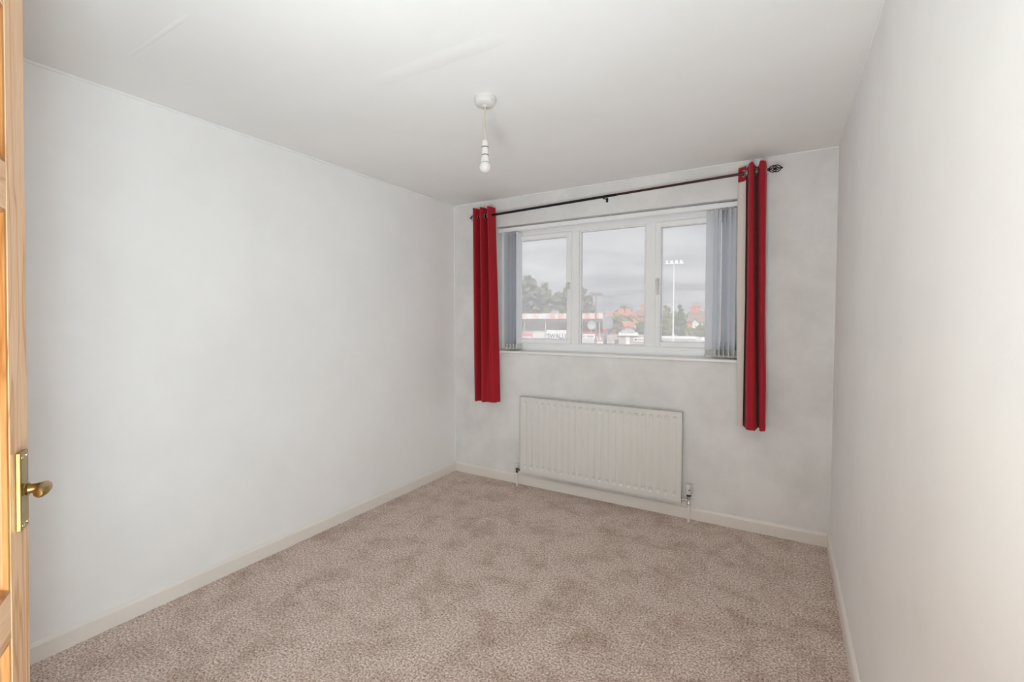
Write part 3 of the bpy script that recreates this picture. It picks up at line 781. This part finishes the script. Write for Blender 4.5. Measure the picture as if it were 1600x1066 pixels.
# grey satellite dish fixed on a short pole beside the mast
x, y = ground_xy(924.5, 30)
ds = tag(empty('satellite_dish', (x, y, GZ), (0, 0, -bearing(924.5) + R(18))), 'grey oval satellite dish on a pole before the stand', 'satellite dish')
hz = zat(508.5, 30) - GZ
s = MB(); s.lathe([(.002, .08), (.12, .07), (.22, .035), (.275, 0), (.285, 0), (.22, .05), (.12, .085), (.002, .095)], 28, axis='y', cap=False)
s.build('dish', O_['grey'], ds, (0, 0, hz), (R(-12), 0, 0), smooth=60)
MB().tube([(0, .12, 0), (0, .12, hz + .05)], .03, 8).build('pole', O_['steel'], ds)
MB().tube([(0, .05, hz - .24), (0, -.24, hz - .12)], .012, 6).build('feed_arm', O_['steel'], ds)
MB().lathe([(.03, -.04), (.035, .04)], 10, (0, -.25, hz - .10), 'y').build('feed_horn', O_['white'], ds)

# ---- trees
def leaf_blob(s, c, rx, rz, n, size, rg, flat=.6):
    cl = []                                             # twigs: leaves gather in clumps, with sky between them
    while len(cl) < max(7, n // 16):
        v = Vector((rg.uniform(-1, 1), rg.uniform(-1, 1), rg.uniform(-1, 1)))
        if .3 < v.length <= 1: cl.append(v)
    for _ in range(n):
        q = rg.choice(cl); v = q + Vector((rg.gauss(0, .12), rg.gauss(0, .12), rg.gauss(0, .07)))
        p = c + Vector((v.x * rx, v.y * rx, v.z * rz))
        nrm = Vector((rg.gauss(0, 1), rg.gauss(0, 1), rg.gauss(0, flat))).normalized()
        t = nrm.orthogonal().normalized(); b_ = nrm.cross(t); a = rg.uniform(0, 6.28)
        e1 = (t * math.cos(a) + b_ * math.sin(a)) * size * rg.uniform(.6, 1.2); e2 = nrm.cross(e1) * rg.uniform(.35, .8)
        s.bm.faces.new([s.bm.verts.new(q) for q in (p - e1, p - e2, p + e1, p + e2)])
def tree(name, label, px, d, blobs, m, n, size, seed, group, trunk_r=.25):
    """blobs: (column, row, half-width, half-height) in photo pixels at distance d"""
    rg = random.Random(seed); x, y = ground_xy(px, d); k = d / FPX
    a = -bearing(px)
    root = tag(empty(name, (x, y, GZ), (0, 0, a)), label, 'tree', group)
    s = MB(); tot = sum(b_[2] * b_[3] for b_ in blobs); tops = []
    for bx, by, hw, hh in blobs:
        c = Vector(((bx - px) * k, rg.uniform(-.5, .5) * hw * k, zat(by, d) - GZ)); tops.append(c)
        leaf_blob(s, c, hw * k, hh * k, int(n * hw * hh / tot), size, rg)
    s.build('foliage', m, root, fix=False)
    t = MB(); hi = max(c.z for c in tops)
    t.tube([(0, 0, 0), (.1, 0, hi * .5), (0, .1, hi * .92)], [trunk_r, trunk_r * .75, trunk_r * .25], 8)
    for c in tops[:6]: t.tube([(0, 0, max(.5, c.z * .62)), c * .6 + Vector((0, 0, c.z * .36)), c], [trunk_r * .4, trunk_r * .25, .03], 6)
    t.build('trunk', O_['bark'], root, smooth=True)
    return root
G1 = 'pines behind the stand'
tree('pine_tree', 'tall dark pine above the left end of the stand', 828, 92, [(826, 448, 15, 13), (834, 462, 22, 15), (812, 462, 16, 16), (848, 458, 13, 11), (822, 482, 20, 12), (846, 480, 16, 12), (830, 438, 7, 6), (852, 446, 5, 4)], O_['pine'], 2600, .62, 11, G1, .4)
tree('pine_tree', 'broad pine behind the stand beside the left mullion', 882, 96, [(876, 466, 15, 12), (892, 464, 14, 12), (866, 474, 14, 10), (884, 482, 22, 11), (886, 456, 8, 6), (900, 476, 12, 12)], O_['pine'], 2200, .62, 12, G1, .35)
tree('pine_tree', 'smaller pine at the left of the middle pane', 914, 88, [(910, 461, 8, 9), (916, 472, 9, 9), (912, 484, 13, 9), (921, 482, 6, 8)], O_['pine'], 1400, .55, 13, G1, .3)
G2 = 'garden trees beyond the pitch'
tree('garden_tree', 'olive green tree right of the stand', 968, 90, [(968, 502, 12, 10), (962, 512, 12, 11), (976, 510, 12, 10), (984, 500, 7, 7)], O_['olive'], 1500, .42, 14, G2, .2)
tree('garden_tree', 'rounded tree showing over the brick roofs', 976, 140, [(976, 482, 7, 6), (970, 488, 8, 5), (984, 487, 6, 5)], O_['mid'], 700, .6, 15, G2, .3)
tree('garden_tree', 'green tree beside the brick gable at the right of the middle pane', 1003, 80, [(1003, 510, 8, 10), (999, 519, 8, 7), (1012, 512, 9, 12)], O_['mid'], 1000, .4, 16, G2, .2)
tree('garden_tree', 'thin tree left of the tall white mast', 1040, 74, [(1041, 484, 4, 6), (1040, 494, 6, 6), (1041, 506, 8, 8), (1036, 516, 10, 8), (1046, 515, 7, 9)], O_['olive'], 1300, .40, 17, G2, .2)
tree('conifer_tree', 'pointed dark conifer right of the tall white mast', 1062, 82, [(1062, 481, 2, 4), (1062, 487, 4, 5), (1062, 495, 6, 6), (1063, 505, 9, 7), (1063, 516, 12, 8)], O_['conifer'], 1700, .38, 18, G2, .2)
tree('garden_tree', 'bright green bush in front of the far right house', 1100, 66, [(1100, 515, 10, 9), (1108, 518, 9, 8), (1092, 520, 8, 6)], O_['mid'], 900, .34, 19, G2, .12)
tree('garden_tree', 'low olive shrub below the white house gable', 1079, 70, [(1079, 519, 7, 5), (1085, 521, 6, 4)], O_['olive'], 500, .32, 20, G2, .1)
# far belt of trees closing the horizon
rgb = random.Random(3)
for i, px in enumerate(range(952, 1130, 26)):
    d = 210 + rgb.uniform(-15, 25); t = 492 + rgb.uniform(-4, 4)
    tree('distant_tree', 'small hazy tree in the belt closing the horizon', px, d, [(px, t + 4, 7, 6), (px + 3, t + 8, 8, 6), (px - 3, t + 8, 8, 6)], O_['mid'] if i % 3 else O_['olive'], 260, 1.6, 100 + i, 'distant tree belt', .4)

# ---- houses
def house(name, label, pxc, d, w_px, py_eave, py_ridge, depth, rot, wallm, roofm, gable_front=False, stacks=(), wins=()):
    x, y = ground_xy(pxc, d); k = d / FPX
    root = tag(empty(name, (x, y, GZ), (0, 0, -bearing(pxc) + R(rot))), label, 'house')
    w = w_px * k / 2; he = zat(py_eave, d) - GZ; hr = zat(py_ridge, d) - GZ
    if gable_front:
        MB().prism([(-w, 0), (w, 0), (w, he), (0, hr), (-w, he)], 'y', 0, depth).build('walls', wallm, root)
        for e in (-1, 1):
            o = .25; MB().prism([(0, hr), (0, hr + .22), (e * (w + o), he - .18 + .22 - o * .3), (e * (w + o), he - .18 - o * .3)], 'y', -.3, depth + .3).build('roof', roofm, root)
    else:
        MB().prism([(0, 0), (depth, 0), (depth, he), (depth / 2, hr), (0, he)], 'x', -w, w).build('walls', wallm, root)
        MB().prism([(-.35, he - .25), (depth / 2, hr), (depth / 2, hr + .22), (-.35, he - .03)], 'x', -w - .2, w + .2).build('roof', roofm, root)
        MB().prism([(depth + .35, he - .25), (depth / 2, hr), (depth / 2, hr + .22), (depth + .35, he - .03)], 'x', -w - .2, w + .2).build('roof', roofm, root)
    for sx, top, sw in stacks:
        ht = zat(top, d) - GZ; s = MB(); s.box((sx * k - sw, depth * .42, he), (sx * k + sw, depth * .58, ht)); s.box((sx * k - sw * 1.12, depth * .41, ht - .3), (sx * k + sw * 1.12, depth * .59, ht - .1))
        c_ = s.build('chimney', O_['brick2'], root)
        for e in (-.5, .5): MB().lathe([(.16, ht), (.13, ht + .55)], 8, (sx * k + e * sw, depth * .5, 0)).build('chimney_pot', O_['tile2'], c_)
    for wx, wy, ww, wh in wins:
        zc = zat(wy, d) - GZ
        f = MB().box((wx * k - ww * k / 2, -.07, zc - wh * k / 2), (wx * k + ww * k / 2, .02, zc + wh * k / 2)).build('window', O_['white'], root)
        MB().box((wx * k - ww * k / 2 + .12, -.09, zc - wh * k / 2 + .12), (wx * k + ww * k / 2 - .12, -.06, zc + wh * k / 2 - .12)).build('pane', O_['win'], f)
    return root
house('brick_house', 'far red brick house with a long low roof right of the stand', 962, 132, 24, 497, 489, 7, 14, O_['brick'], O_['tile2'], wins=((2, 503, 4, 5),))
house('brick_house', 'red brick house with a pair of tall chimney stacks', 979, 114, 30, 497, 488, 8, 8, O_['brick'], O_['tile2'], stacks=((-6, 482, .75), (5, 482, .75)), wins=((6, 503, 4, 5),))
house('brick_house', 'red brick house with a big stack beside the right mullion', 1006, 130, 28, 493, 486, 9, -6, O_['brick'], O_['tile'], stacks=((0, 476, 1.3),))
house('brick_house', 'orange brick gabled house in the middle of the middle pane', 991, 96, 16, 506, 494, 9, 8, O_['brick2'], O_['tile2'], True, wins=((0, 513, 4, 5),))
house('brick_house', 'pale brick cottage with white windows in front of the gabled house', 982, 74, 11, 509, 504, 6, 6, O_['brick2'], O_['tile2'], wins=((-2.5, 513, 3, 4), (2.5, 513, 3, 4)))
house('terraced_house', 'brown roofed terrace house with a brick chimney behind the bushes', 1104, 96, 58, 502, 487, 9, -8, O_['brick2'], O_['tile'], stacks=((-22, 476, .8),), wins=((-4, 507, 4, 5), (10, 507, 4, 5)))
house('terraced_house', 'white rendered gable with a small window at the terrace house', 1087, 88, 9, 503, 498, 4, -8, O_['render'], O_['tile'], True, wins=((.5, 508.5, 2, 3),))
# low clubhouse with white roof edge, door, window and sign
x, y = ground_xy(980, 58); k = 58 / FPX; zc = lambda py: zat(py, 58) - GZ
cb = tag(empty('clubhouse', (x, y, GZ), (0, 0, -bearing(980))), 'low pinkish clubhouse with white roof edge and white door', 'building')
MB().box((-31 * k, 0, 0), (30 * k, 6, zc(525))).build('walls', O_['pinkwall'], cb)
MB().box((-13 * k, -.5, zc(524.5)), (17 * k, 5, zc(521))).build('roof', O_['white'], cb)
MB().prism([(-.2, zc(521)), (4.5, zc(521)), (2.2, zc(516.5))], 'x', -9 * k, 12 * k).build('roof_ridge', O_['grey'], cb)
MB().box((-2 * k, -.08, 0), (4 * k, .02, zc(526))).build('door', O_['white'], cb)
f = MB().box((-19 * k, -.06, zc(537)), (-12.5 * k, .02, zc(530.5))).build('window', O_['rust'], cb)
MB().box((-18.4 * k, -.08, zc(536.4)), (-13.1 * k, -.05, zc(531.1))).build('pane', O_['win'], f)
sg = MB().box((10 * k, -.12, zc(534)), (30 * k, -.02, zc(527.5))).build('sign_panel', O_['white'], cb)
for i in range(8): MB().box(((16 + i * 1.6) * k, -.14, zc(531.6)), ((17.1 + i * 1.6) * k, -.12, zc(530))).build('letter_mark', O_['rust'], sg)
MB().lathe([(1.7 * k, -.15), (1.7 * k, -.12)], 14, (13 * k, 0, zc(530.7)), 'y').build('emblem', O_['navy'], sg)
# white boarded fence behind the tall mast
x, y = ground_xy(1062, 60); k = 60 / FPX; zc2 = lambda py: zat(py, 60) - GZ
fe = tag(empty('pitch_fence', (x, y, GZ), (0, 0, -bearing(1062))), 'long grey fence with a white top board at the foot of the conifer', 'fence')
MB().box((-45 * k, 0, 0), (25 * k, .08, zc2(529.5))).build('fence_panel', O_['grey'], fe)
MB().box((-45 * k, -.06, zc2(529.5)), (25 * k, .12, zc2(525.5))).build('top_board', O_['white'], fe)
for i in range(6): MB().box((-44 * k + i * 13.6 * k, -.1, 0), (-43 * k + i * 13.6 * k, 0, zc2(529.5))).build('post', O_['steel'], fe)
x, y = ground_xy(1102, 58)
wb = tag(empty('white_hoarding', (x, y, GZ), (0, 0, -bearing(1102))), 'plain white hoarding below the green bush on the right', 'hoarding')
k = 58 / FPX
MB().box((-6 * k, 0, zat(533.5, 58) - GZ), (9 * k, .08, zat(527, 58) - GZ), .01).build('panel', O_['white'], wb)
for e in (-5, 8): MB().box((e * k - .05, .08, 0), (e * k + .05, .18, zat(527.5, 58) - GZ)).build('post', O_['steel'], wb)
